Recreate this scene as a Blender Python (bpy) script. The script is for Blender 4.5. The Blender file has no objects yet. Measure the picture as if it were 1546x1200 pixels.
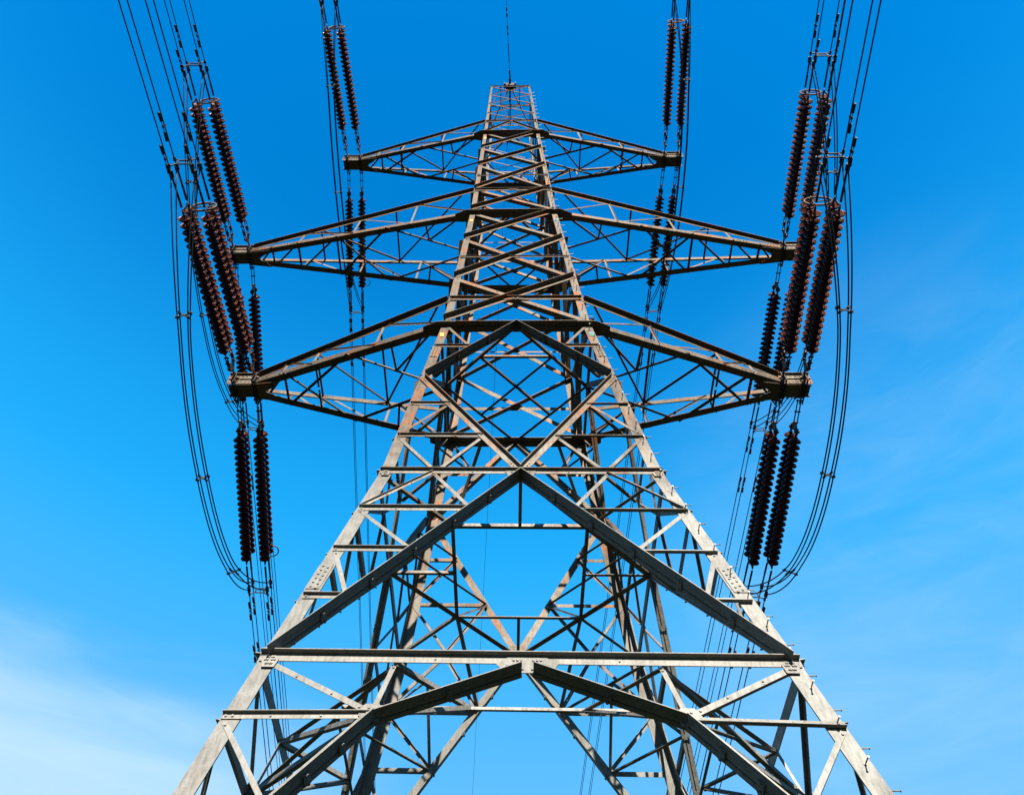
import bpy, bmesh, math, random
from mathutils import Vector, Matrix
random.seed(7)
C = bpy.context.scene.collection
SC = bpy.context.scene
R = math.radians

# ------------------------------------------------------------------ camera
PITCH, YAW, ROLL = 0.9609078535641159, -0.06880750657342419, 0.05637241032504736
cd = bpy.data.cameras.new('camera')
cam = bpy.data.objects.new('camera', cd)
C.objects.link(cam)
fw = Vector((math.sin(YAW)*math.cos(PITCH), math.cos(YAW)*math.cos(PITCH), math.sin(PITCH)))
rt = Vector((math.cos(YAW), -math.sin(YAW), 0))
up = rt.cross(fw)
rt2 = rt*math.cos(ROLL) + up*math.sin(ROLL)
up2 = up*math.cos(ROLL) - rt*math.sin(ROLL)
m = Matrix((rt2, up2, -fw)).transposed().to_4x4()
m.translation = Vector((-0.309497, -13.385248, 1.6))
cam.matrix_world = m
cd.sensor_width = 36
cd.lens = 36*1307.754/1546
cd.shift_x = 63.233/1546
cd.shift_y = -12.361/1546
cd.clip_start = 0.1
cd.clip_end = 20000
SC.camera = cam

# ------------------------------------------------------------------ sun, sky, exposure
SUN_AZ, SUN_EL = R(173), R(38)          # azimuth from +Y towards +X
sdir = Vector((math.sin(SUN_AZ)*math.cos(SUN_EL), math.cos(SUN_AZ)*math.cos(SUN_EL), math.sin(SUN_EL)))
sl = bpy.data.lights.new('sun', 'SUN')
sl.energy = 5.0
sl.angle = R(0.5)
sl.color = (1.0, 0.91, 0.78)
so = bpy.data.objects.new('sun', sl)
so.rotation_euler = sdir.to_track_quat('Z', 'Y').to_euler()
so.location = (20, -60, 60)
C.objects.link(so)

W = bpy.data.worlds.new('World')
SC.world = W
W.use_nodes = True
nt = W.node_tree
N = nt.nodes
LK = nt.links
for n in list(N):
    N.remove(n)


def nd(tree, kind, **kw):
    n = tree.nodes.new(kind)
    for k, v in kw.items():
        setattr(n, k, v)
    return n


sky = nd(nt, 'ShaderNodeTexSky', sky_type='NISHITA', sun_disc=False, sun_elevation=SUN_EL, sun_rotation=SUN_AZ)
sky.air_density = 1.0
sky.dust_density = 0.2
sky.ozone_density = 3.0
sky.altitude = 100
hs = nd(nt, 'ShaderNodeHueSaturation')
hs.inputs['Hue'].default_value = 0.497
hs.inputs['Saturation'].default_value = 1.5
hs.inputs['Value'].default_value = 2.45
LK.new(sky.outputs[0], hs.inputs['Color'])
tc = nd(nt, 'ShaderNodeTexCoord')


def vec_dot(d):
    n = nd(nt, 'ShaderNodeVectorMath', operation='DOT_PRODUCT')
    LK.new(tc.outputs['Generated'], n.inputs[0])
    n.inputs[1].default_value = Vector(d).normalized()
    return n.outputs['Value']


def mrange(x, a, b, c=0, d=1, tree=nt):
    n = nd(tree, 'ShaderNodeMapRange', interpolation_type='SMOOTHSTEP')
    tree.links.new(x, n.inputs['Value'])
    for i, v in zip(('From Min', 'From Max', 'To Min', 'To Max'), (a, b, c, d)):
        n.inputs[i].default_value = v
    return n.outputs['Result']


def mth(op, a, b, tree=nt):
    n = nd(tree, 'ShaderNodeMath', operation=op)
    for i, v in enumerate((a, b)):
        if hasattr(v, 'links'):
            tree.links.new(v, n.inputs[i])
        else:
            n.inputs[i].default_value = v
    return n.outputs[0]


def sky_noise(scale, stretch, detail=6, rough=0.6):
    mp = nd(nt, 'ShaderNodeMapping')
    mp.inputs['Scale'].default_value = stretch
    LK.new(tc.outputs['Generated'], mp.inputs['Vector'])
    n = nd(nt, 'ShaderNodeTexNoise')
    n.inputs['Scale'].default_value = scale
    n.inputs['Detail'].default_value = detail
    n.inputs['Roughness'].default_value = rough
    n.inputs['Distortion'].default_value = 0.6
    LK.new(mp.outputs[0], n.inputs['Vector'])
    return n.outputs[0]


# the air pales towards the horizon
sepz = nd(nt, 'ShaderNodeSeparateXYZ')
LK.new(tc.outputs['Generated'], sepz.inputs[0])


def mixsky(fac, a, b):
    n = nd(nt, 'ShaderNodeMix', data_type='RGBA')
    LK.new(fac, n.inputs[0])
    LK.new(a, n.inputs[6])
    n.inputs[7].default_value = (*b, 1)
    return n.outputs[2]


hz0 = mixsky(mrange(sepz.outputs['Z'], 0.93, 0.62), hs.outputs[0], (0.130, 3.260, 7.250))
hz1 = mixsky(mrange(sepz.outputs['Z'], 0.72, 0.50), hz0, (0.693, 3.641, 7.423))
hz2 = mixsky(mrange(sepz.outputs['Z'], 0.58, 0.30, 0, 0.8), hz1, (1.838, 4.525, 7.494))
# sky darkened low above the horizon, below the view, to cut fill light
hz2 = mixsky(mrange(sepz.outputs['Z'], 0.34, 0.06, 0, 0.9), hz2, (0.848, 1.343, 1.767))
# a bank of thin cloud low on the left, a fainter veil low on the right
n1 = mrange(sky_noise(1.5, (1, 1, 3.4), 5, 0.5), 0.30, 0.75)
n2 = mrange(sky_noise(1.7, (1.0, 0.6, 1.3), 7, 0.58), 0.36, 0.78)
n3 = mrange(sky_noise(5.0, (1, 1, 4.5), 7, 0.62), 0.30, 0.80)
low = mrange(mth('ADD', sepz.outputs['Z'], mth('MULTIPLY', mth('ADD', n1, mth('MULTIPLY', n3, 0.25)), -0.05)), 0.545, 0.450)
bank = mth('MULTIPLY', mth('MULTIPLY', mrange(vec_dot((-0.56, 0.70, 0.40)), 0.86, 0.985), low), mth('ADD', mth('MULTIPLY', n3, 0.14), 0.56))
veil = mth('MULTIPLY', mrange(vec_dot((0.50, 0.66, 0.50)), 0.88, 0.985), mth('MULTIPLY', mth('ADD', n2, mth('MULTIPLY', n3, 0.75)), 0.16))
cl = mth('MINIMUM', mth('ADD', bank, veil), 0.9)
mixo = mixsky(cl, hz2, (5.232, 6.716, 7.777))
bg = nd(nt, 'ShaderNodeBackground')
bg.inputs['Strength'].default_value = 0.05
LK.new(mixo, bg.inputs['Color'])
wo = nd(nt, 'ShaderNodeOutputWorld')
LK.new(bg.outputs[0], wo.inputs['Surface'])
SC.view_settings.view_transform = 'Standard'
SC.view_settings.look = 'None'
SC.view_settings.exposure = 1.5
SC.view_settings.gamma = 1


# ------------------------------------------------------------------ materials
def new_mat(name):
    mt = bpy.data.materials.new(name)
    mt.use_nodes = True
    return mt, mt.node_tree, mt.node_tree.nodes['Principled BSDF']


def noise(t, scale, detail=5, rough=0.6, stretch=None, coord='Position'):
    g = nd(t, 'ShaderNodeNewGeometry')
    src = g.outputs['Position']
    if stretch:
        mp = nd(t, 'ShaderNodeMapping')
        mp.inputs['Scale'].default_value = stretch
        t.links.new(src, mp.inputs['Vector'])
        src = mp.outputs[0]
    n = nd(t, 'ShaderNodeTexNoise')
    n.inputs['Scale'].default_value = scale
    n.inputs['Detail'].default_value = detail
    n.inputs['Roughness'].default_value = rough
    t.links.new(src, n.inputs['Vector'])
    return n.outputs[0]


def mixc(t, fac, a, b):
    n = nd(t, 'ShaderNodeMix', data_type='RGBA')
    if hasattr(fac, 'links'):
        t.links.new(fac, n.inputs[0])
    else:
        n.inputs[0].default_value = fac
    for i, v in ((6, a), (7, b)):
        if hasattr(v, 'links'):
            t.links.new(v, n.inputs[i])
        else:
            n.inputs[i].default_value = (*v, 1)
    return n.outputs[2]


def steel(name, rust_amount):
    """Weathered galvanised steel: pale zinc low down, tan and rust-streaked higher up the tower."""
    mt, t, b = new_mat(name)
    g = nd(t, 'ShaderNodeNewGeometry')
    sp = nd(t, 'ShaderNodeSeparateXYZ')
    t.links.new(g.outputs['Position'], sp.inputs[0])
    big = noise(t, 0.8, 3)
    hz = mth('ADD', sp.outputs['Z'], mth('MULTIPLY', mth('SUBTRACT', big, 0.5, t), 6.0, t), t)
    high = mrange(hz, 12.6, 16.5, tree=t)
    fine = mrange(noise(t, 26, 6, 0.7), 0.35, 0.7, tree=t)
    grime = mrange(noise(t, 3.2, 6, 0.65), 0.42, 0.68, tree=t)
    zinc = mixc(t, fine, (0.150, 0.148, 0.136), (0.225, 0.222, 0.206))
    zinc = mixc(t, mth('MULTIPLY', grime, 0.45, t), zinc, (0.10, 0.098, 0.088))
    tan = mixc(t, fine, (0.070, 0.058, 0.045), (0.150, 0.128, 0.099))
    tan = mixc(t, mth('MULTIPLY', grime, 0.6, t), tan, (0.048, 0.033, 0.023))
    base = mixc(t, high, zinc, tan)
    r1 = mrange(noise(t, 1.9, 7, 0.68), 0.545 - 0.13*rust_amount, 0.645, tree=t)
    r2 = noise(t, 14, 5, 0.7)
    rustc = mixc(t, r2, (0.045, 0.016, 0.007), (0.27, 0.100, 0.026))
    rf = mth('MULTIPLY', r1, mrange(hz, 11.5, 18.0, 0.05, 0.85, tree=t), t)
    col = mixc(t, rf, base, rustc)
    # rain streaks and a slightly different tone from bar to bar
    streak = mrange(noise(t, 1.0, 5, 0.6, (22, 22, 1.1)), 0.38, 0.70, 1.08, 0.78, tree=t)
    oi = nd(t, 'ShaderNodeObjectInfo')
    tone = mth('MULTIPLY', streak, mrange(oi.outputs['Random'], 0, 1, 0.83, 1.08, tree=t), t)
    vm = nd(t, 'ShaderNodeVectorMath', operation='SCALE')
    t.links.new(col, vm.inputs[0])
    t.links.new(tone, vm.inputs['Scale'])
    t.links.new(vm.outputs[0], b.inputs['Base Color'])
    b.inputs['Metallic'].default_value = 0.34
    t.links.new(mrange(fine, 0, 1, 0.56, 0.74, tree=t), b.inputs['Roughness'])
    b.inputs['Specular IOR Level'].default_value = 0.18
    bp = nd(t, 'ShaderNodeBump')
    bp.inputs['Strength'].default_value = 0.12
    bp.inputs['Distance'].default_value = 0.01
    t.links.new(noise(t, 60, 4), bp.inputs['Height'])
    t.links.new(bp.outputs[0], b.inputs['Normal'])
    return mt


def plain(name, c1, c2, scale, rough, metal=0.0, spec=0.5):
    mt, t, b = new_mat(name)
    t.links.new(mixc(t, mrange(noise(t, scale, 5), 0.3, 0.7, tree=t), c1, c2), b.inputs['Base Color'])
    b.inputs['Roughness'].default_value = rough
    b.inputs['Metallic'].default_value = metal
    b.inputs['Specular IOR Level'].default_value = spec
    return mt


M_STEEL = steel('weathered galvanised steel', 0.45)
M_RUSTY = steel('rust streaked galvanised steel', 1.0)
M_BOLT = plain('bolt steel', (0.1152, 0.1080, 0.1008), (0.2448, 0.2304, 0.2088), 9, 0.5, 0.3)
M_FIT = plain('rusty line fitting', (0.0202, 0.0122, 0.0086), (0.1224, 0.0540, 0.0187), 5, 0.6, 0.2, 0.25)
M_DARKFIT = plain('dark line fitting', (0.0130, 0.0115, 0.0108), (0.0360, 0.0288, 0.0238), 7, 0.6, 0.2, 0.2)
M_WIRE = plain('weathered aluminium conductor', (0.0115, 0.0101, 0.0101), (0.0274, 0.0230, 0.0223), 3, 0.65, 0.2, 0.2)
M_PORC, _t, _b = new_mat('brown glazed porcelain')
_oi = nd(_t, 'ShaderNodeObjectInfo')
_c = mixc(_t, _oi.outputs['Random'], (0.028, 0.0056, 0.004), (0.075, 0.0155, 0.0085))
_c = mixc(_t, mrange(noise(_t, 9, 5), 0.45, 0.75, 0, 0.45, tree=_t), _c, (0.058, 0.022, 0.013))
_t.links.new(_c, _b.inputs['Base Color'])
_t.links.new(mrange(_oi.outputs['Random'], 0, 1, 0.24, 0.48, tree=_t), _b.inputs['Roughness'])
_b.inputs['Specular IOR Level'].default_value = 0.16
_b.inputs['Specular Tint'].default_value = (1.0, 0.50, 0.36, 1)
M_YEL = plain('yellow enamel', (0.4464, 0.2448, 0.0216), (0.5400, 0.3456, 0.0432), 12, 0.4)
M_CYAN = plain('cyan enamel', (0.0144, 0.2592, 0.3960), (0.0216, 0.3312, 0.4752), 12, 0.4)
M_GREEN = plain('green enamel', (0.0576, 0.2160, 0.0360), (0.0864, 0.2880, 0.0504), 12, 0.4)
M_BLACK = plain('black enamel', (0.01, 0.01, 0.01), (0.02, 0.02, 0.02), 12, 0.4)
M_GRASS = plain('rough pasture', (0.010, 0.015, 0.006), (0.020, 0.024, 0.010), 0.7, 0.95, 0, 0.1)


# ------------------------------------------------------------------ mesh builder
class MB:
    def __init__(s):
        s.v = []
        s.f = []

    def add(s, vs, fs):
        o = len(s.v)
        s.v += [tuple(v) for v in vs]
        s.f += [tuple(i+o for i in f) for f in fs]

    def sweep(s, prof, p, q, x, y, cap=True):
        """extrude the 2-D profile (in x, y) from p to q"""
        n = len(prof)
        a = [p + x*u + y*w for u, w in prof]
        b = [q + x*u + y*w for u, w in prof]
        fs = [(i, (i+1) % n, n+(i+1) % n, n+i) for i in range(n)]
        if cap:
            fs += [tuple(range(n))[::-1], tuple(range(n, 2*n))]
        s.add(a+b, fs)

    def box(s, c, x, y, z, hx, hy, hz):
        c = Vector(c)
        vs = [c + x*(hx*i) + y*(hy*j) + z*(hz*k) for i in (-1, 1) for j in (-1, 1) for k in (-1, 1)]
        s.add(vs, [(0, 1, 3, 2), (4, 6, 7, 5), (0, 4, 5, 1), (2, 3, 7, 6), (0, 2, 6, 4), (1, 5, 7, 3)])

    def plate(s, pts, n, th):
        """a flat polygon of thickness th, growing along n"""
        k = len(pts)
        pts = [Vector(p) for p in pts]
        top = [p + n*th for p in pts]
        s.add(pts+top, [tuple(range(k))[::-1], tuple(range(k, 2*k))] + [(i, (i+1) % k, k+(i+1) % k, k+i) for i in range(k)])

    def cyl(s, p, q, r, seg=8, r2=None):
        p, q = Vector(p), Vector(q)
        d = (q-p).normalized()
        x = d.orthogonal().normalized()
        y = d.cross(x)
        r2 = r if r2 is None else r2
        a = [p + (x*math.cos(2*math.pi*i/seg) + y*math.sin(2*math.pi*i/seg))*r for i in range(seg)]
        b = [q + (x*math.cos(2*math.pi*i/seg) + y*math.sin(2*math.pi*i/seg))*r2 for i in range(seg)]
        s.add(a+b, [(i, (i+1) % seg, seg+(i+1) % seg, seg+i) for i in range(seg)] + [tuple(range(seg))[::-1], tuple(range(seg, 2*seg))])

    def tube(s, pts, r, seg=6, closed=False):
        pts = [Vector(p) for p in pts]
        n = len(pts)
        rings = []
        x = None
        for i, p in enumerate(pts):
            if closed:
                d = (pts[(i+1) % n] - pts[i-1]).normalized()
            else:
                d = (pts[min(i+1, n-1)] - pts[max(i-1, 0)]).normalized()
            if x is None:
                x = d.orthogonal().normalized()
            x = (x - d*x.dot(d)).normalized()
            y = d.cross(x)
            rings.append([p + (x*math.cos(2*math.pi*j/seg) + y*math.sin(2*math.pi*j/seg))*r for j in range(seg)])
        vs = [v for g in rings for v in g]
        fs = []
        for i in range(n if closed else n-1):
            a, b = i*seg, ((i+1) % n)*seg
            for j in range(seg):
                fs.append((a+j, a+(j+1) % seg, b+(j+1) % seg, b+j))
        if not closed:
            fs += [tuple(range(seg))[::-1], tuple(range((n-1)*seg, n*seg))]
        s.add(vs, fs)

    def lathe(s, prof, o, ax, seg=20):
        o, ax = Vector(o), Vector(ax).normalized()
        x = ax.orthogonal().normalized()
        y = ax.cross(x)
        n = len(prof)
        vs = []
        for j in range(seg):
            c, w = math.cos(2*math.pi*j/seg), math.sin(2*math.pi*j/seg)
            vs += [o + ax*h + (x*c + y*w)*r for r, h in prof]
        fs = []
        for j in range(seg):
            k = (j+1) % seg
            for i in range(n-1):
                fs.append((j*n+i, k*n+i, k*n+i+1, j*n+i+1))
        s.add(vs, fs)

    def bolt(s, c, n, r=0.019, h=0.016):
        s.cyl(Vector(c), Vector(c) + n*h, r, 6)

    def build(s, name, mat, parent=None, smooth=False):
        me = bpy.data.meshes.new(name)
        me.from_pydata(s.v, [], s.f)
        bm = bmesh.new()
        bm.from_mesh(me)
        bmesh.ops.recalc_face_normals(bm, faces=bm.faces)
        bm.to_mesh(me)
        bm.free()
        if smooth:
            me.polygons.foreach_set('use_smooth', [True]*len(me.polygons))
        me.materials.append(mat)
        o = bpy.data.objects.new(name, me)
        C.objects.link(o)
        if parent:
            o.parent = parent
        return o


def empty(name, loc=(0, 0, 0)):
    o = bpy.data.objects.new(name, None)
    o.location = loc
    o.empty_display_size = 0.3
    C.objects.link(o)
    return o


def tag(o, label, cat, group=None, kind=None):
    if label:
        o['label'] = label
    if cat:
        o['category'] = cat
    if group:
        o['group'] = group
    if kind:
        o['kind'] = kind
    return o


def V(*a):
    return Vector(a)


def lerp(a, b, t):
    return a + (b-a)*t


_eps = [0]


def jit():
    """a few tenths of a millimetre, so that no two flanges share a plane"""
    _eps[0] = (_eps[0]*37 + 11) % 101
    return _eps[0]*0.00004


def angle(mb, p, q, n, w, th, heel=1, out=1, off=0.0, wo=None, bolts=0, br=0.018, shift=0.0):
    """Rolled-steel angle from p to q. One flange lies in the face whose outward normal is n, the other
    stands off it at the heel. heel +1: upper edge, -1: lower edge; out +1: outwards, -1: inwards."""
    wo = w*0.62 if wo is None else wo
    t = (q-p).normalized()
    n = (n - t*n.dot(t)).normalized()
    u = n.cross(t)
    if u.z < 0 or (abs(u.z) < 1e-4 and u.x < 0):
        u = -u
    o = off + jit()
    h = heel*w/2
    s = -heel
    prof = [(h, 0), (h+s*w, 0), (h+s*w, out*th), (h+s*th, out*th), (h+s*th, out*wo), (h, out*wo)]
    mb.sweep([(a+shift, b+o) for a, b in prof], p, q, u, n)
    if bolts:
        L = (q-p).length
        for e, sgn in ((p, 1), (q, -1)):
            for k in range(bolts):
                c = e + t*sgn*(0.05+0.085*k) + u*(shift - heel*0.0 + s*w*0.08) + n*(o + (th if out > 0 else 0.0))
                mb.bolt(c, n, br)
        if L > 1.6:
            for f in (0.33, 0.67):
                mb.bolt(lerp(p, q, f) + u*(shift + s*w*0.12) + n*(o + (th if out > 0 else 0.0)), n, br*0.8)
    return u, n


# ------------------------------------------------------------------ pylon geometry
ZW = [(0.0, 5.412), (14.22, 2.672), (21.0, 1.915), (29.22, 1.46), (38.26, 1.184), (45.9, 0.976)]


def hw(z):
    for (z0, w0), (z1, w1) in zip(ZW, ZW[1:]):
        if z <= z1:
            return w0 + (w1-w0)*(z-z0)/(z1-z0)
    return ZW[-1][1]


def slope(z):
    return (hw(z-0.05) - hw(z+0.05))/0.1


ROT = [Matrix.Rotation(k*math.pi/2, 3, 'Z') for k in range(4)]


def FP(k, a, z):
    """point on face k at fraction a of the half width and height z"""
    w = hw(z)
    return ROT[k] @ V(a*w, -w, z)


def FN(k, z):
    return (ROT[k] @ V(0, -1, slope(z))).normalized()


pylon = empty('pylon', (0, 0, 0))
tag(pylon, 'tall lattice steel pylon, pale grey legs, rust-tan top, three pairs of arms', 'pylon')


# ground
g = MB()
g.add([(-4000, -4000, 0), (4000, -4000, 0), (4000, 4000, 0), (-4000, 4000, 0)], [(0, 1, 2, 3)])
go = g.build('ground', M_GRASS)
tag(go, 'open rough pasture under the pylon', None, None, 'structure')
del go['label']

# --- legs: rolled angles with the heel at each outer corner
LEG_LV = [(0.0, 0.25, 0.024), (10.9, 0.25, 0.024), (14.22, 0.24, 0.024), (19.4, 0.225, 0.022), (21.0, 0.215, 0.02),
          (24.2, 0.20, 0.02), (29.22, 0.175, 0.018), (38.26, 0.14, 0.016), (45.9, 0.085, 0.012)]
legs = []
for k in range(4):                       # corner between face k and face k+1
    mb = MB()
    rings = []
    for z, fl, th in LEG_LV:
        w = hw(z)
        prof = [(w, -w), (w-fl, -w), (w-fl, -w+th), (w-th, -w+th), (w-th, -w+fl), (w, -w+fl)]
        rings.append([ROT[k] @ V(x, y, z) for x, y in prof])
    vs = [v for r_ in rings for v in r_]
    fs = []
    for i in range(len(rings)-1):
        for j in range(6):
            fs.append((i*6+j, i*6+(j+1) % 6, (i+1)*6+(j+1) % 6, (i+1)*6+j))
    fs += [tuple(range(6)), tuple(range((len(rings)-1)*6, len(rings)*6))]
    mb.add(vs, fs)
    leg = mb.build('leg', M_STEEL, pylon)
    legs.append(leg)
    # cover plates with two rows of bolts at the splices, on both flanges
    for zs, ln, fl, rows in ((10.95, 0.62, 0.22, 6), (19.42, 0.62, 0.19, 6), (24.35, 0.36, 0.16, 3), (33.0, 0.3, 0.13, 3)):
        sp = MB()
        for side in (0, 1):
            def pt(d, z, o):
                w = hw(z)
                v = V(w-d, -w-o, z) if side == 0 else V(w+o, -w+d, z)
                return ROT[k] @ v
            nn = FN(k if side == 0 else (k+1) % 4, zs)
            a, b = 0.012, fl
            sp.plate([pt(a, zs-ln/2, 0.002), pt(b, zs-ln/2, 0.002), pt(b, zs+ln/2, 0.002), pt(a, zs+ln/2, 0.002)], nn, 0.012)
            for r_ in range(rows):
                z = zs - ln/2 + ln*(r_+0.5)/rows
                sp.bolt(pt(fl*0.33, z, 0.014), nn, 0.020)
                sp.bolt(pt(fl*0.72, z-0.04, 0.014), nn, 0.020)
        sp.build('splice_plate', M_STEEL, leg)

# step bolts on the right-hand front leg, alternately on its two flanges
z = 6.9
i = 0
while z < 45.5:
    st = MB()
    w = hw(z)
    if i % 2 == 0:
        c = V(w-0.09*(1 if z < 30 else 0.7), -w, z)
        dirn = V(0, -1, 0.03)
    else:
        c = V(w, -w+0.09, z)
        dirn = V(1, 0, 0.03)
    st.cyl(c, c+dirn*0.15, 0.009, 8)
    st.cyl(c+dirn*0.15, c+dirn*0.158, 0.016, 8)
    st.cyl(c, c+dirn*0.016, 0.017, 6)
    st.build('step_bolt', M_BOLT, legs[0])
    z += 0.30
    i += 1

ZB1, ZB2, ZD, ZA1, ZA1T, ZA2, ZA2T, ZA3, ZA3T, ZT = 9.14, 14.20, 18.07, 21.0, 22.45, 29.22, 31.3, 38.26, 39.85, 45.9


def part(name, mat=None):
    mb = MB()
    return mb, (lambda: mb.build(name, mat or M_STEEL, pylon))


def member(kind, k, a0, z0, a1, z1, w, th=0.01, heel=1, out=1, off=0.0, bolts=1, mat=None, br=0.018, wo=None, inset=0.0):
    p, q = FP(k, a0, z0), FP(k, a1, z1)
    d = (q-p).normalized()
    p, q = p + d*inset, q - d*inset
    mb = MB()
    angle(mb, p, q, FN(k, (z0+z1)/2), w, th, heel, out, off, (w if kind == 'cross_brace' else wo), bolts, br)
    return mb.build(kind, mat or (M_RUSTY if random.random() < 0.35 else M_STEEL), pylon)


def brace_T(k, a0, z0, a1, z1, w, kind='main_brace', stitch=4):
    """two angles back to back: a flange in the face and a wide flange at the lower edge, inwards and outwards"""
    p, q = FP(k, a0, z0), FP(k, a1, z1)
    n = FN(k, (z0+z1)/2)
    w *= (1, 0.85, 0.85, 0.85)[k]
    mb = MB()
    u, n = angle(mb, p, q, n, w, 0.014, -1, 1, 0.012, w*(1.12, 0.55, 0.8, 0.55)[k], 0)
    angle(mb, p, q, n, w, 0.014, -1, -1, -0.012, w*(0.45, 0.3, 0.3, 0.3)[k], 0)
    d = (q-p).normalized()
    for i in range(1, stitch+1):
        c = lerp(p, q, i/(stitch+1))
        mb.box(c - u*(w*0.5+0.008) + n*w*0.1, d, u, n, 0.05, 0.011, w*(0.5 if k == 0 else 0.34))
        mb.bolt(c - u*(w*0.5+0.02) + n*w*0.5, -u, 0.022)
        mb.bolt(c - u*(w*0.5+0.02) - n*w*0.3, -u, 0.022)
        mb.bolt(c + u*w*0.2 + n*0.028, n, 0.02)
    return mb.build(kind, M_STEEL, pylon)


def gusset(k, a, z, hx, hz_up, hz_dn, off=0.016, bolts=3):
    """bolted connection plate in the plane of the face"""
    n = FN(k, z)
    mb = MB()
    ex = (FP(k, a+0.01, z) - FP(k, a-0.01, z)).normalized()
    uz = n.cross(ex)
    if uz.z < 0:
        uz = -uz
    c = FP(k, a, z) + n*off
    mb.plate([c - ex*hx*0.55 + uz*hz_up, c + ex*hx*0.55 + uz*hz_up, c + ex*hx, c + ex*hx*0.7 - uz*hz_dn, c - ex*hx*0.7 - uz*hz_dn, c - ex*hx], n, 0.012)
    for sx in (-1, 1):
        for i in range(bolts):
            mb.bolt(c + ex*sx*(hx*0.25 + hx*0.6*i/max(1, bolts)) - uz*hz_dn*0.15 + n*0.012, n, 0.018)
            mb.bolt(c + ex*sx*(hx*0.2 + hx*0.35*i/max(1, bolts)) + uz*hz_up*0.45 + n*0.012, n, 0.018)
            mb.bolt(c + ex*sx*(hx*0.15 + hx*0.35*i/max(1, bolts)) - uz*hz_dn*0.6 + n*0.012, n, 0.018)
    return mb.build('gusset_plate', M_STEEL, pylon)


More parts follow.
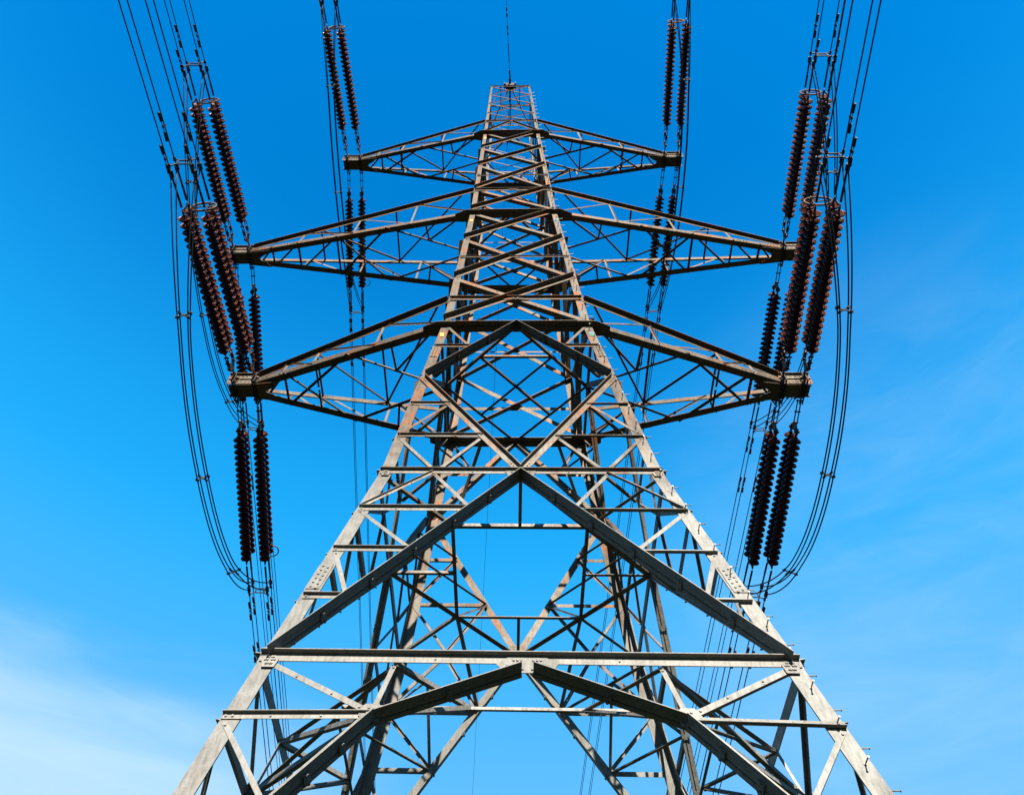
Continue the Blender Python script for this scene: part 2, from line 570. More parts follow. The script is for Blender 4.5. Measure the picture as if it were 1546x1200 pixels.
for k in range(4):
    # ---- panel under the lower belt
    member('belt_beam', k, -1, ZB1, 1, ZB1, 0.16, 0.014, 1, 1, 0.004, 3)
    gusset(k, 0, ZB1-0.10, 0.42, 0.16, 0.16)
    for s in (-1, 1):
        A = lambda v: s*v
        brace_T(k, A(0.03), ZB1-0.16, A(0.517), 8.10, 0.16, stitch=1)
        brace_T(k, A(0.517), 8.10, A(0.726), 6.75, 0.17, stitch=2)
        brace_T(k, A(0.726), 6.75, A(1.0), 4.55, 0.17, stitch=2)
        gusset(k, A(0.517), 8.16, 0.16, 0.14, 0.16, 0.02, 1)
        hl = 1 if s < 0 else -1
        member('strut', k, A(1), 8.08, A(0.517), 8.12, 0.10, 0.01, hl, 1, 0.004, 2)
        member('strut', k, A(1), 6.78, A(0.74), 6.78, 0.09, 0.01, hl, 1, 0.004, 1)
        member('strut', k, A(1), 4.5, A(0.0), 4.5, 0.12, 0.012, 1, 1, 0.004, 1)
        member('redundant_bar', k, A(0.975), ZB1-0.06, A(0.53), 8.2, 0.09, 0.009, 1 if s < 0 else -1, -1, 0.006, 2)
        member('redundant_bar', k, A(0.49), ZB1-0.08, A(0.52), 8.15, 0.07, 0.008, 1, -1, -0.03, 1)
        member('redundant_bar', k, A(0.98), 7.98, A(0.74), 6.85, 0.07, 0.008, 1, -1, 0.006, 1)
        member('redundant_bar', k, A(0.98), 6.7, A(0.87), 5.6, 0.07, 0.008, 1, -1, 0.006, 1)
        # leg foot panel, out of the photo
        member('main_brace', k, A(0.0), 4.4, A(1.0), 0.25, 0.15, 0.014, -1, 1, 0.004, 1)
        # ---- panel between the two belts
        brace_T(k, A(0.02), ZB2-0.1, A(0.99), ZB1+0.06, 0.175, stitch=5)
        for zz, aa in ((12.9, 0.30), (11.67, 0.585), (10.45, 0.793)):
            member('strut', k, A(0.985), zz, A(aa), zz, 0.10 if zz < 12 else 0.11, 0.01, hl, 1, 0.004, 1)
        member('redundant_bar', k, A(0.612), ZB2-0.02, A(0.975), 12.96, 0.075, 0.008, hl, 1, 0.016, 1)
        member('redundant_bar', k, A(0.612), ZB2-0.06, A(0.315), 12.96, 0.075, 0.008, 1, -1, 0.006, 1)
        member('redundant_bar', k, A(0.975), 12.85, A(0.59), 11.72, 0.075, 0.008, 1, -1, 0.006, 1)
        member('redundant_bar', k, A(0.965), 11.6, A(0.795), 10.48, 0.075, 0.008, -1, -1, 0.006, 1)
        # ---- diamond panel
        member('main_brace', k, A(0.02), ZB2+0.08, A(0.975), ZD-0.05, 0.16, 0.014, 1, 1, 0.018, 3, M_RUSTY)
        brace_T(k, A(0.02), ZA1-0.06, A(0.975), ZD+0.06, 0.16, stitch=2)
        for zz, aa in ((16.82, 0.614), (15.51, 0.284), (19.68, 0.55)):
            member('strut', k, A(0.985), zz, A(aa), zz, 0.085, 0.009, hl if zz < 19 else 1, 1, 0.004, 1)
        member('redundant_bar', k, A(0.97), 15.45, A(0.612), ZB2+0.05, 0.07, 0.008, -1, -1, 0.006, 1)
        member('redundant_bar', k, A(0.30), 15.46, A(0.60), ZB2+0.05, 0.07, 0.008, 1, -1, 0.003, 1)
        member('redundant_bar', k, A(0.97), 15.60, A(0.63), 16.80, 0.07, 0.008, 1, -1, 0.006, 1)
        member('redundant_bar', k, A(0.97), 16.9, A(0.97), 17.0, 0.07, 0.008, 1, -1, 0.006, 0)
        member('redundant_bar', k, A(0.93), ZA1-0.12, A(0.56), 19.68, 0.075, 0.008, 1, -1, 0.006, 1)
    member('belt_beam', k, -1, ZB2, 1, ZB2, 0.13, 0.012, 1, 1, 0.004, 2)
    gusset(k, 0, ZB2, 0.30, 0.24, 0.2, 0.016, 2)
    gusset(k, 0, ZA1-0.08, 0.26, 0.06, 0.16, 0.016, 1)
    for s in (-1, 1):
        gusset(k, s*0.955, ZB1-0.05, 0.12, 0.06, 0.16, 0.022, 2)
        gusset(k, s*0.955, ZB2-0.04, 0.09, 0.05, 0.12, 0.020, 1)
        gusset(k, s*0.93, ZD, 0.13, 0.2, 0.2, 0.010, 1)
    # ---- X panels between the arms
    for zl, zh, wd in ((21.2, 23.9, 0.15), (23.9, 26.85, 0.15), (26.85, 29.25, 0.14), (29.5, 31.5, 0.13), (31.5, 34.1, 0.12), (34.1, 36.2, 0.12), (36.2, 38.3, 0.11)):
        member('cross_brace', k, -0.98, zl+0.05, 0.98, zh+0.02, wd, 0.012, 1, 1, 0.006, 2, M_RUSTY if random.random() < 0.5 else M_STEEL)
        member('cross_brace', k, 0.96, zl-0.02, -0.96, zh-0.08, wd, 0.012, -1, -1, -0.006, 1, M_RUSTY if random.random() < 0.5 else M_STEEL)
    for zz, wd in ((25.35, 0.06), (32.85, 0.05)):
        member('strut', k, -0.98, zz, 0.98, zz, wd, 0.007, 1, 1, 0.02, 1)
    for zz, wd in ((ZA1T, 0.13), (ZA2T, 0.12), (ZA3T, 0.10)):
        member('belt_beam', k, -0.98, zz, 0.98, zz, wd, 0.011, 1, 1, 0.020, 3)
        gusset(k, 0, zz, 0.22, 0.05, 0.06, 0.032, 2)
    # K between the bottom and top chords of the top arm
    for s in (-1, 1):
        member('cross_brace', k, s*0.03, ZA3T-0.05, s*0.97, ZA3+0.1, 0.08, 0.009, 1, 1, 0.006, 1)
    # ---- the peak
    pk = [39.9, 41.2, 42.75, 44.35, 45.85]
    for zl, zh in zip(pk, pk[1:]):
        member('peak_bar', k, -0.97, zl, 0.97, zh, 0.05, 0.006, 1, 1, 0.004, 0, M_RUSTY)
        member('peak_bar', k, 0.97, zl, -0.97, zh, 0.05, 0.006, -1, -1, 0.0, 0, M_RUSTY)
    member('belt_beam', k, -1, ZT, 1, ZT, 0.07, 0.008, 1, 1, 0.004, 0)

# deep transverse beams under each pair of arms, with corner plates that take the bottom chords
for zz, fl, dp, ext in ((ZA1, 0.26, 0.17, 0.50), (ZA2, 0.25, 0.15, 0.52), (ZA3, 0.24, 0.14, 0.42)):
    w = hw(zz)
    for k in (0, 2):
        mb = MB()
        p, q = ROT[k] @ V(-w-0.02, -w, zz), ROT[k] @ V(w+0.02, -w, zz)
        n = ROT[k] @ V(0, -1, 0)
        angle(mb, p, q, n, dp, 0.014, -1, 1, 0.004, fl*0.6, 0)
        angle(mb, p, q, n, dp, 0.014, -1, -1, -0.028, fl*0.6, 0)
        mb.build('belt_beam', M_STEEL, pylon)
        for s in (-1, 1):
            pl = MB()
            r = lambda x, y: ROT[k] @ V(x, y, zz-dp/2-0.016)
            X = lambda v: s*(w+v)
            pts = [r(X(-0.35), -w-0.16), r(X(0.12), -w-0.16), r(X(ext), -w+ext*0.24-0.12), r(X(ext), -w+ext*0.24+0.16), r(X(0.1), -w+0.3), r(X(-0.35), -w+0.2)]
            pl.plate(pts, V(0, 0, -1), 0.014)
            for t_ in (0.1, 0.25, 0.4):
                pl.bolt(r(X(t_), -w+0.03) - V(0, 0, 0.014), V(0, 0, -1), 0.02)
                pl.bolt(r(X(-t_*0.7), -w-0.08) - V(0, 0, 0.014), V(0, 0, -1), 0.02)
            pl.build('gusset_plate', M_STEEL, pylon)
    for k in (1, 3):
        member('belt_beam', k, -1, zz, 1, zz, 0.13, 0.012, 1, 1, 0.006, 2)


# ---- horizontal bracing inside the tower
def plan_bar(p, q, w=0.075, mat=None, bolts=1):
    mb = MB()
    t = (q-p).normalized()
    n = V(0, 0, -1)
    # flange flat underneath, the other standing up at one edge
    x = t.cross(n).normalized()
    o = jit()
    prof = [(-w/2, 0), (w/2, 0), (w/2, -0.008), (-w/2+0.008, -0.008), (-w/2+0.008, -w), (-w/2, -w)]
    mb.sweep([(a, b+o) for a, b in prof], p, q, x, n)
    for i in range(bolts):
        for e, s in ((p, 1), (q, -1)):
            mb.bolt(e + t*s*(0.06+0.07*i) + n*o, n, 0.017)
    return mb.build('plan_bar', mat or (M_RUSTY if random.random() < 0.5 else M_STEEL), pylon)


for zz, big, xin in ((ZB2-0.03, 0.12, False), (ZA1-0.02, 0.075, True), (ZA2, 0.07, False), (ZA3, 0.06, False)):
    w = hw(zz)-0.02
    P = lambda a, b: V(a*w, b*w, zz-0.06)
    mids = [(0, -1), (1, 0), (0, 1), (-1, 0)]
    for i in range(4):
        plan_bar(P(*mids[i]), P(*mids[(i+1) % 4]), big)
    if zz > 25:
        continue
    q4 = [(-0.5, -0.5), (0.5, -0.5), (0.5, 0.5), (-0.5, 0.5)]
    if xin:
        plan_bar(P(-0.5, -0.5), P(0.5, 0.5), 0.065)
        plan_bar(P(0.5, -0.5), P(-0.5, 0.5), 0.065)
        plan_bar(P(-0.5, -0.5), P(0.5, -0.5), 0.065, M_RUSTY)
        continue
    for i in range(4):
        plan_bar(P(*q4[i]), P(*q4[(i+1) % 4]), 0.075, M_RUSTY)
        a, b = mids[i]
        plan_bar(P(a, b), P(a*0.5, b*0.5), 0.065)
        a, b = q4[i]
        plan_bar(P(a*1.96, b*1.96), P(a, b), 0.07)
    # hangers from the corners of the inner frame to the braces above and below
    for k in (0, 2):
        for sx in (-1, 1):
            c = ROT[k] @ P(sx*0.5, -0.5)
            plan_bar(c, FP(k, sx*0.29, 15.45), 0.065)
            plan_bar(c, FP(k, sx*0.305, 12.95), 0.075)
zz = ZB1-0.03
w = hw(zz)-0.02
P = lambda a, b: V(a*w, b*w, zz-0.08)
for i in range(4):
    plan_bar(ROT[i] @ P(-0.49, -1), ROT[i] @ P(-1, -0.49), 0.075)
    plan_bar(ROT[i] @ P(-0.72, -0.74), ROT[i] @ P(0.72, -0.74), 0.045)
    for sx in (-1, 1):
        plan_bar(ROT[i] @ P(sx*0.49, -1), ROT[i] @ P(sx*0.22, -0.74), 0.07)
        plan_bar(FP(i, sx*0.5, 8.12), ROT[i] @ P(sx*0.22, -0.74), 0.07)
        j = (i-1) % 4 if sx < 0 else (i+1) % 4
        plan_bar(ROT[i] @ P(sx*0.49, -1), FP(j, -sx*0.517, 8.08), 0.07)
# hip bars across each corner, joining the brace nodes of neighbouring faces
for i in range(4):
    j = (i+1) % 4
    hips = []
    for z, a, wd in ((12.9, 0.305, 0.075), (11.67, 0.59, 0.075), (10.45, 0.797, 0.07), (16.82, 0.614, 0.06), (15.51, 0.284, 0.06), (19.68, 0.55, 0.06), (8.05, 0.517, 0.07)):
        p, q = FP(i, a, z), FP(j, -a, z)
        d = (q-p).normalized()
        plan_bar(p+d*0.03, q-d*0.03, wd)
        hips.append(lerp(p, q, 0.5))
    plan_bar(hips[0], FP(i, 0.585, 11.7), 0.06)
    plan_bar(hips[0], FP(j, -0.585, 11.7), 0.06)

# ---- earth-wire cap on the peak
APEX = V(0, 0, 49.55)
wT = hw(ZT)
cor = [V(-wT, -wT, ZT), V(wT, -wT, ZT), V(wT, wT, ZT), V(-wT, wT, ZT)]
for i, c in enumerate(cor):
    mb = MB()
    d = (c - V(0, 0, ZT)).normalized()
    angle(mb, c, lerp(c, APEX, 0.97), d, 0.07, 0.008, 1, -1, 0, None, 0)
    mb.build('peak_bar', M_RUSTY, pylon)
    m1 = lerp(c, APEX, 0.5)
    nxt = lerp(cor[(i+1) % 4], APEX, 0.5)
    mb = MB()
    angle(mb, m1, nxt, V(0, 0, -1), 0.045, 0.006, 1, 1, 0, None, 0)
    mb.build('peak_bar', M_RUSTY, pylon)
    mid = lerp(c, cor[(i+1) % 4], 0.5)
    for e in (m1, nxt):
        mb = MB()
        angle(mb, mid, e, d, 0.045, 0.006, 1, 1, 0, None, 0)
        mb.build('peak_bar', M_RUSTY, pylon)
for a, b in ((V(-wT, 0, ZT), V(wT, 0, ZT)), (V(0, -wT, ZT), V(0, wT, ZT))):
    plan_bar(a, b, 0.05, M_RUSTY, 0)
mb = MB()
mb.box(APEX, V(1, 0, 0), V(0, 1, 0), V(0, 0, 1), 0.34, 0.12, 0.05)
mb.box(APEX - V(0, 0, 0.25), V(1, 0, 0), V(0, 1, 0), V(0, 0, 1), 0.22, 0.16, 0.2)
mb.cyl(APEX + V(0, -0.4, -0.05), APEX + V(0, 0.4, -0.05), 0.06, 8)
for sx in (-1, 1):
    mb.box(APEX + V(sx*0.3, 0, -0.12), V(1, 0, 0), V(0, 1, 0), V(0, 0, 1), 0.015, 0.2, 0.17)
mb.build('earth_wire_bracket', M_DARKFIT, pylon)

# ---- circuit plates on the front legs, just under each arm
for zz in (20.35, 28.45, 37.5):
    w = hw(zz)
    n = FN(0, zz)
    ex = V(1, 0, 0)
    uz = n.cross(ex)
    if uz.z < 0:
        uz = -uz
    c = V(-w+0.10, -w, zz) + n*0.012
    mb = MB()
    mb.box(c, ex, uz, n, 0.048, 0.10, 0.004)
    mb.build('circuit_plate', M_YEL, legs[3])
    c = V(w-0.10, -w, zz) + n*0.012
    mb = MB()
    mb.box(c, ex, uz, n, 0.055, 0.10, 0.004)
    pl = mb.build('circuit_plate', M_CYAN, legs[0])
    # a black bar with a green edge painted across the middle: lies on the plate
    mb = MB()
    mb.box(c + n*0.006, ex, uz, n, 0.054, 0.026, 0.002)
    mb.box(c + n*0.006, ex, uz, n, 0.012, 0.058, 0.0025)
    mb.build('black_stripe', M_BLACK, legs[0])
    mb = MB()
    mb.box(c + n*0.006 - uz*0.062, ex, uz, n, 0.053, 0.022, 0.002)
    mb.build('green_stripe', M_GREEN, legs[0])

# ------------------------------------------------------------------ cross arms
ARMS = [dict(z=ZA1, zt=ZA1T, x=6.85, x2=7.85, tip=20.93, chord=0.19, fr=(0.34, 0.68, 0.85), bays=(0.49, 0.83, 0.955)),
        dict(z=ZA2, zt=ZA2T, x=8.95, x2=10.0, tip=29.0, chord=0.18, fr=(0.26, 0.52, 0.77), bays=(0.37, 0.595, 0.773, 0.892, 0.96)),
        dict(z=ZA3, zt=ZA3T, x=6.3, x2=7.32, tip=37.98, chord=0.15, fr=(0.33, 0.66, 0.86), bays=(0.49, 0.82, 0.94))]


def lbar(p, q, h, v, wh, wv, th):
    """angle with its heel on p-q, a flange wh along h and a flange wv along v"""
    t = (q-p).normalized()
    h = (h - t*h.dot(t)).normalized()
    v = (v - t*v.dot(t) - h*v.dot(h)).normalized()
    o = jit()
    return [(0, 0), (wh, 0), (wh, th), (th, th), (th, wv), (0, wv)], p + h*o + v*o, q + h*o + v*o, h, v


for A in ARMS:
    wb, wt = hw(A['z']), hw(A['zt'])
    ch = A['chord']
    for s in (-1, 1):
        mb = MB()
        bolts = MB()
        base = {}
        for f in (-1, 1):
            bp0 = V(s*(wb+0.05), f*(wb+0.0), A['z']-0.085)
            bp1 = V(s*(A['x']+0.25), f*0.24, A['tip']-0.16)
            tp0 = V(s*wt, f*(wt+0.02), A['zt'])
            tp1 = V(s*(A['x']+0.15), f*0.22, A['tip']+0.24)
            base[f] = (bp0, bp1, tp0, tp1)
            pr, p, q, h, v = lbar(bp0, bp1, V(0, -f, 0), V(0, 0, 1), ch*1.05, ch, 0.014)
            mb.sweep(pr, p, q, h, v)
            pr, p, q, h, v = lbar(tp0, tp1, V(0, f, 0), V(0, 0, -1), ch*0.7, ch*0.85, 0.012)
            mb.sweep(pr, p, q, h, v)
            # bolted splice on each chord
            for e0, e1, tt in ((bp0, bp1, 0.78), (tp0, tp1, 0.70), (tp0, tp1, 0.03), (bp0, bp1, 0.93)):
                t = (e1-e0).normalized()
                for j in range(5):
                    c = lerp(e0, e1, tt) + t*0.11*j + V(0, f*0.004, (0.09 if e0 is bp0 else -0.07))
                    mb.bolt(c, V(0, f, 0), 0.02)
        arm = mb.build('cross_arm', M_STEEL if A is not ARMS[1] else M_RUSTY, pylon)

        def lace(p, q, n, w=0.065, mat=None):
            m2 = MB()
            angle(m2, p, q, n, w, 0.007, 1, 1 if random.random() < 0.5 else -1, 0.0, None, 0)
            m2.build('lacing_bar', mat or (M_RUSTY if random.random() < 0.4 else M_STEEL), arm)
        Bf = lambda f, t: lerp(base[f][0], base[f][1], t) + V(0, 0, 0.02)
        Tf = lambda f, t: lerp(base[f][2], base[f][3], t) - V(0, 0, 0.03)
        # front and rear faces
        for f in (-1, 1):
            n = V(0, f, 0)
            fr = A['fr']
            lace(V(s*wb, f*wb, A['z']+0.05), Tf(f, fr[0]), n)
            for j, t in enumerate(fr):
                lace(Bf(f, t), Tf(f, t), n)
                if j+1 < len(fr):
                    lace(Bf(f, t), Tf(f, fr[j+1]), n, 0.06)
        # underside: from the middle of the tower side out to the first nodes, then crosses and posts
        low = V(0, 0, -1)
        bay = A['bays']
        sm = V(s*wb, 0, A['z']-0.08)
        for f in (-1, 1):
            e = Bf(f, bay[0])
            lace(sm, e, low, 0.07)
            mid = lerp(sm, e, 0.5)
            lace(Bf(f, bay[0]*0.53), mid, low, 0.06)
            lace(Bf(f, 0.02), mid, low, 0.065)
        lace(Bf(-1, bay[0]), Bf(1, bay[1]), low, 0.07)
        lace(Bf(1, bay[0]), Bf(-1, bay[1]), low, 0.07)
        xm = (Bf(-1, bay[0]) + Bf(1, bay[1]) + Bf(1, bay[0]) + Bf(-1, bay[1]))/4
        for f in (-1, 1):
            lace(Bf(f, lerp(bay[0], bay[1], 0.5)), xm + V(0, f*0.05, 0), low, 0.055)
        for j in range(1, len(bay)):
            lace(Bf(-1, bay[j]), Bf(1, bay[j]), low, 0.07)
            if j+1 < len(bay):
                lace(Bf(-1, bay[j]), Bf(1, bay[j+1]), low, 0.065)
        # top side: struts between the top chords
        for t in (0.36, 0.7):
            lace(Tf(-1, t), Tf(1, t), V(0, 0, 1), 0.06)
        lace(Tf(-1, 0.05), Tf(1, 0.36), V(0, 0, 1), 0.06)
        lace(Tf(-1, 0.7), Tf(1, 0.36), V(0, 0, 1), 0.06)
        # end beam: two channels, top and bottom plates
        eb = MB()
        x0, x1 = A['x'], A['x2']
        cx, hx = s*(x0+x1)/2, (x1-x0)/2
        X, Y, Z = V(1, 0, 0), V(0, 1, 0), V(0, 0, 1)
        for f in (-1, 1):
            eb.box(V(cx, f*0.215, A['tip']+0.03), X, Y, Z, hx, 0.009, 0.21)
            eb.box(V(cx, f*0.245, A['tip']+0.247), X, Y, Z, hx*0.98, 0.045, 0.008)
            eb.box(V(cx, f*0.240, A['tip']+0.02), X, Y, Z, hx*0.97, 0.016, 0.008)
            for j in range(9):
                xx = cx + hx*(-0.9+1.8*j/8)
                eb.bolt(V(xx, f*0.224, A['tip']+0.15), V(0, f, 0), 0.018)
                eb.bolt(V(xx, f*0.224, A['tip']-0.11), V(0, f, 0), 0.018)
                eb.bolt(V(xx, f*0.16, A['tip']-0.205), V(0, 0, -1), 0.018)
        eb.box(V(cx - s*0.04, 0, A['tip']-0.195), X, Y, Z, hx*0.96, 0.20, 0.009)
        eb.box(V(cx - s*0.04, 0, A['tip']+0.23), X, Y, Z, hx*0.96, 0.20, 0.009)
        eb.build('end_beam', M_STEEL, arm)
        # taper plates where the chords meet the end beam
        for zz in (A['tip']-0.222,):
            tp = MB()
            tp.plate([V(s*(x0-0.5), -0.33, zz), V(s*(x0+0.3), -0.235, zz), V(s*(x0+0.3), 0.235, zz), V(s*(x0-0.5), 0.33, zz), V(s*(x0-0.35), 0.16, zz), V(s*(x0-0.05), 0, zz), V(s*(x0-0.35), -0.16, zz)], V(0, 0, -1), 0.012)
            tp.build('gusset_plate', M_STEEL, arm)
        # straps that carry the insulator sets through the beam
        for xi in (0.23, 0.78):
            mb = MB()
            xc = s*(x0 + (x1-x0)*xi)
            for dx in (-0.035, 0.035):
                mb.box(V(xc+dx, 0, A['tip']-0.245), X, Y, Z, 0.012, 0.40, 0.03)
                mb.box(V(xc+dx, -0.37, A['tip']-0.06), X, Y, Z, 0.012, 0.022, 0.20)
            mb.build('attachment_strap', M_DARKFIT, arm)

# ------------------------------------------------------------------ insulators, conductors, jumpers
PITCHD = 0.180
NDISC = 22


def disc_mesh():
    mb = MB()
    prof = [(0, 0), (.036, 0), (.055, .014), (.060, .058), (.075, .066), (.115, .080), (.145, .106), (.160, .138), (.161, .150), (.151, .155), (.138, .130),
            (.124, .110), (.116, .110), (.112, .147), (.102, .149), (.096, .106), (.084, .102), (.078, .137), (.068, .137), (.062, .098), (.034, .094),
            (.026, .108), (.020, .181), (0, .182)]
    mb.lathe(prof, (0, 0, 0), (0, 0, 1), 22)
    o = mb.build('insulator_disc', M_PORC, None, True)
    me = o.data
    me.materials.append(M_DARKFIT)
    for p in me.polygons:
        c = p.center
        rr = math.hypot(c.x, c.y)
        if (rr < 0.064 and c.z < 0.072) or rr < 0.03:
            p.material_index = 1
    bpy.data.objects.remove(o)
    return me


DISC = disc_mesh()
ARMNAME = ['bottom', 'middle', 'top']
SIDE = {-1: 'left', 1: 'right'}


def frame(d):
    u = (V(0, 0, 1) - d*d.z).normalized()
    return u, d.cross(u)


def insulator_set(P, d, L, link, label, ring):
    """twin strings, one above the other, from the arm tip P along d; L is tip to line end"""
    u, sd = frame(d)
    root = empty('tension_insulator', P)
    tag(root, label, 'insulator', 'tension insulator sets on the cross arms')
    T = lambda s, a=0, b=0: d*s + u*a + sd*b
    H = 0.21
    n = NDISC
    L0 = L - 0.32 - n*PITCHD                   # where the first cap begins
    mb = MB()
    if link > 0.3:
        for b in (-0.045, 0.045):
            mb.box((T(0, 0, b)+T(link, 0, b))/2, d, u, sd, link/2, 0.022, 0.009)
        for sx in (0.03, link*0.5, link-0.03):
            mb.cyl(T(sx, 0, -0.08), T(sx, 0, 0.08), 0.022, 8)
    else:
        mb.box(T(link/2), d, u, sd, link/2+0.04, 0.035, 0.016)
    mb.cyl(T(-0.06, 0, -0.09), T(-0.06, 0, 0.09), 0.024, 8)
    mb.build('shackle_link', M_FIT, root)
    yk = MB()
    yk.plate([T(link-0.06, 0.05, -0.01), T(link-0.06, -0.05, -0.01), T(link+0.12, -H-0.05, -0.01), T(link+0.20, -H-0.03, -0.01), T(link+0.20, H+0.03, -0.01), T(link+0.12, H+0.05, -0.01)], sd, 0.02)
    yk.build('yoke_plate', M_FIT, root)
    for a in (H, -H):
        st = MB()
        # adjuster: clevis, two side bars with pins, ball link
        b0, b1 = link+0.13, L0-0.10
        for b in (-0.028, 0.028):
            st.box((T(b0, a, b)+T(b1, a, b))/2, d, u, sd, (b1-b0)/2, 0.026, 0.008)
        for sx in (b0+0.02, (b0+b1)/2, b1-0.02):
            st.cyl(T(sx, a, -0.07), T(sx, a, 0.07), 0.02, 8)
        st.cyl(T((b0+b1)/2-0.09, a), T((b0+b1)/2+0.09, a), 0.042, 8)
        st.cyl(T(b1-0.03, a), T(L0+0.03, a), 0.026, 8)
        e = L0 + n*PITCHD
        st.cyl(T(L0-0.05, a), T(e+0.14, a), 0.014, 8)
        st.cyl(T(e-0.01, a), T(e+0.14, a), 0.028, 8)
        sob = st.build('insulator_string', M_FIT, root)
        rot = d.to_track_quat('Z', 'Y').to_matrix().to_4x4()
        for i in range(n):
            c = bpy.data.objects.new('insulator_disc', DISC)
            C.objects.link(c)
            c.parent = sob
            mw = rot.copy()
            mw.translation = T(L0 + i*PITCHD, a)
            c.matrix_local = mw
    ly = MB()
    e = L - 0.22
    ly.plate([T(e, H+0.035, -0.008), T(e, -H-0.035, -0.008), T(e+0.09, -H-0.03, -0.008), T(e+0.06, -0.1, -0.008), T(e+0.06, 0.1, -0.008), T(e+0.09, H+0.03, -0.008)], sd, 0.016)
    ly.build('yoke_plate', M_DARKFIT, root)
    if ring:
        rg = MB()
        kind, sgn = ring
        if kind == 'race':
            # racket-shaped ring round the line end of the twin set
            pts = []
            for i in range(28):
                a = 2*math.pi*i/28
                pts.append(T(e+0.02, H*0.4 + math.sin(a)*0.21, math.cos(a)*0.31 + sgn*0.14))
            rg.tube(pts, 0.025, 8, True)
            rg.cyl(T(e+0.02, H*0.4, sgn*0.14-0.31), T(e+0.02, H*0.4, sgn*0.14+0.31), 0.014, 6)
        else:
            pts = [T(e-0.1 - 0.19 + 0.19*math.cos(a), 0.0 + H*0, sgn*(0.12 + 0.24*math.sin(a))) for a in [math.pi*i/14 for i in range(15)]]
            rg.tube(pts, 0.017, 8)
            rg.cyl(pts[0], T(e+0.02), 0.014, 6)
        rg.build('arcing_ring', M_FIT, root, True)
    # where the two sub-conductors take over
    return [P + T(L, H), P + T(L, -H)]


def dir_of(az, el, s):
    return V(s*math.sin(az)*math.cos(el), s*math.cos(az)*math.cos(el), -math.sin(el))


DN = dir_of(R(3), R(2), -1)
DFAR = dir_of(R(-3), R(14.5), 1)
DFC = dir_of(R(-3), R(8.5), 1)
SPAN = 300.0


def span_pts(p, az, s, m0, n=46):
    pts = []
    hd = V(s*math.sin(az), s*math.cos(az), 0)
    for i in range(n):
        x = SPAN*(i/(n-1))**2
        pts.append(p + hd*x - V(0, 0, m0*x*(1-x/SPAN)))
    return pts


def at_dist(pts, x):
    acc = 0
    for a, b in zip(pts, pts[1:]):
        l = (b-a).length
        if acc + l >= x:
            return lerp(a, b, (x-acc)/l), (b-a).normalized()
        acc += l
    return pts[-1], V(0, 1, 0)


def conductor_bundle(starts, az, s, m0, label, dampers, spacers, group):
    """starts: (outer upper, outer lower, inner upper, inner lower)"""
    O = sum(starts, V(0, 0, 0))/4
    root = empty('conductor_bundle', O)
    tag(root, label, 'power line', group)
    lines = [span_pts(p, az, s, m0) for p in starts]
    for j, pts in enumerate(lines):
        mb = MB()
        mb.tube([p-O for p in pts], 0.0155, 6)
        mb.build('conductor', M_WIRE, root, True)
        # compression dead end with its jumper palm
        cl = MB()
        a, d = at_dist(pts, 0.02)
        cl.cyl(a-O-d*0.1, a+d*0.28-O, 0.030, 8)
        cl.cyl(a+d*0.28-O, a+d*0.70-O, 0.026, 8)
        cl.cyl(a+d*0.66-O, a+d*0.82-O, 0.052, 8)
        cl.box(a+d*0.72-O-V(0, 0, 0.05), d, V(0, 0, 1), d.cross(V(0, 0, 1)), 0.06, 0.06, 0.014)
        cl.build('dead_end_clamp', M_DARKFIT, root)
        for x in dampers[j]:
            c, d = at_dist(pts, x)
            c = c-O
            u, sd = frame(d)
            db = MB()
            db.box(c-u*0.05, d, u, sd, 0.03, 0.07, 0.02)
            db.cyl(c-u*0.11-d*0.24, c-u*0.11+d*0.24, 0.010, 6)
            for g_ in (-1, 1):
                db.cyl(c-u*0.105+d*g_*0.12, c-u*0.105+d*g_*0.33, 0.033, 8, 0.040)
            db.build('vibration_damper', M_DARKFIT, root)
    for x in spacers:
        cs = [at_dist(pts, x)[0]-O for pts in lines]
        mid = sum(cs, V(0, 0, 0))/4
        sp = MB()
        inner = [lerp(mid, c, 0.5) for c in cs]
        for c, i_ in zip(cs, inner):
            sp.cyl(i_, c, 0.018, 6)
            sp.cyl(c - V(0, 0.05, 0), c + V(0, 0.05, 0), 0.035, 8)
        for a, b in ((0, 1), (1, 3), (3, 2), (2, 0)):
            sp.cyl(inner[a], inner[b], 0.020, 6)
        sp.build('spacer', M_DARKFIT, root)
    return root


def jumper(nears, fars, drop, bulge, side, label, spc):
    O = (sum(nears, V(0, 0, 0)) + sum(fars, V(0, 0, 0)))/8
    root = empty('jumper_loop', O)
    tag(root, label, 'jumper cable', 'jumper loops past the arm tips')
    cn = sum(nears, V(0, 0, 0))/4
    cf = sum(fars, V(0, 0, 0))/4

    def curve(j, t):
        base = lerp(nears[j], fars[j], t)
        cen = lerp(cn, cf, t)
        k = 1-abs(2*t-1)**2.3
        sh = 1-0.62*min(1, k*1.3)
        p = cen + (base-cen)*sh
        return p + V(side*bulge*k, 0, -drop*k)
    for j in range(4):
        mb = MB()
        mb.tube([curve(j, i/44)-O for i in range(45)], 0.0175, 6)
        mb.build('jumper_cable', M_WIRE, root, True)
    for t in spc:
        sp = MB()
        cs = [curve(j, t)-O for j in range(4)]
        for a, b in ((0, 3), (1, 2)):
            d = (cs[b]-cs[a]).normalized()
            sp.cyl(cs[a]-d*0.05, cs[b]+d*0.05, 0.019, 6)
        for c in cs:
            sp.cyl(c-V(0, 0.05, 0.02), c+V(0, 0.05, 0.02), 0.032, 6)
        sp.build('spacer', M_DARKFIT, root)


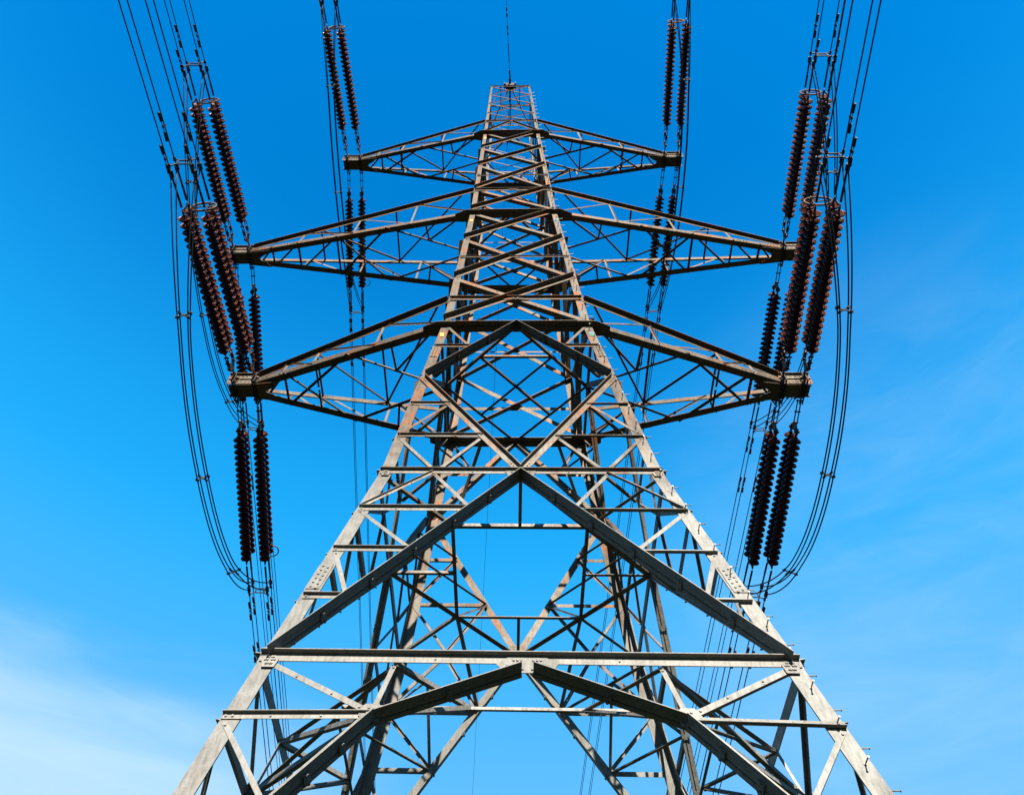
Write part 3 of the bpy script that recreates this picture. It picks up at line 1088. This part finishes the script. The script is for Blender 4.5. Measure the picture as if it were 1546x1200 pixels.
for ai, A in enumerate(ARMS):
    for s in (-1, 1):
        an, sn = ARMNAME[ai], SIDE[s]
        x0, x1 = A['x'], A['x2']
        ends = {}
        for io, xi in (('outer', 0.78), ('inner', 0.23)):
            xc = s*(x0 + (x1-x0)*xi)
            Pn = V(xc, -0.36, A['tip']-0.02)
            Pf = V(xc, 0.36, A['tip']-0.10)
            wn = {('outer'): 'farther from the tower', 'inner': 'nearer the tower'}[io]
            inr = (io == 'inner')
            ends['n', io] = insulator_set(Pn, DN, (5.14, 5.28, 5.48)[ai], 0.22, f'brown twin disc insulator rising overhead from the {an} {sn} arm tip, {wn}', ('race', -s) if inr else None)
            ends['f', io] = insulator_set(Pf, DFAR, (5.28, 5.32, 5.4)[ai], 0.70, f'dark twin disc insulator hanging behind the {an} {sn} arm tip, {wn}', ('loop', -s) if (inr and s < 0) else None)
        near = ends['n', 'outer'] + ends['n', 'inner']
        far = ends['f', 'outer'] + ends['f', 'inner']
        near_c = [p for p in near]
        conductor_bundle(near_c, R(3), -1, 0.05, f'four-wire conductor bundle passing overhead from the {an} {sn} arm tip', ((1.75,), (1.15,), (1.75,), (1.15,)), (0.95, 40.0), 'conductor bundles overhead')
        conductor_bundle(far, R(-3), 1, 0.15, f'four-wire conductor bundle running away behind the {an} {sn} arm tip', ((1.6, 3.4), (1.5, 3.2), (1.6, 3.4), (1.5, 3.2)), (0.95, 40.0), 'conductor bundles running away')
        hn, hf = dir_of(R(3), 0.05, -1), DFC
        n2 = [p + hn*0.72 - V(0, 0, 0.06) for p in near]
        f2 = [p + hf*0.72 - V(0, 0, 0.06) for p in far]
        drop = {(0, -1): 2.9, (1, -1): 3.3, (2, -1): 2.6, (0, 1): 2.7, (1, 1): 2.9, (2, 1): 2.4}[ai, s]
        jumper(n2, f2, drop, -0.18 if s < 0 else 0.18, s, f'sagging four-cable jumper loop past the {an} {sn} arm tip', (0.2, 0.5, 0.8))

# earth wires
for s, az, m0, lab in ((-1, 3, 0.06, 'single thin earth wire passing overhead from the pylon peak'), (1, -3, 0.11, 'single thin earth wire running away behind the pylon peak')):
    p = APEX + V(0, s*0.35, -0.05)
    root = empty('earth_wire', p)
    tag(root, lab, 'earth wire')
    pts = span_pts(p, R(az), s, m0)
    mb = MB()
    mb.tube([q-p for q in pts], 0.011, 6)
    mb.build('conductor', M_WIRE, root, True)
    ft = MB()
    d = (pts[3]-pts[0]).normalized()
    ft.cyl(V(0, 0, 0), d*0.5, 0.04, 8)
    ft.box(d*0.35, d, frame(d)[0], frame(d)[1], 0.3, 0.03, 0.012)
    ft.cyl(d*0.9, d*1.9, 0.022, 8)
    for x in ((2.3, 3.2) if s < 0 else (2.3,)):
        ft.cyl(d*x - V(0, 0, 0.07), d*(x+0.2) - V(0, 0, 0.07), 0.035, 8)
        ft.cyl(d*(x+0.3) - V(0, 0, 0.07), d*(x+0.5) - V(0, 0, 0.07), 0.035, 8)
        ft.cyl(d*(x) - V(0, 0, 0.06), d*(x+0.5) - V(0, 0, 0.06), 0.012, 6)
    ft.build('tension_clamp', M_DARKFIT, root)
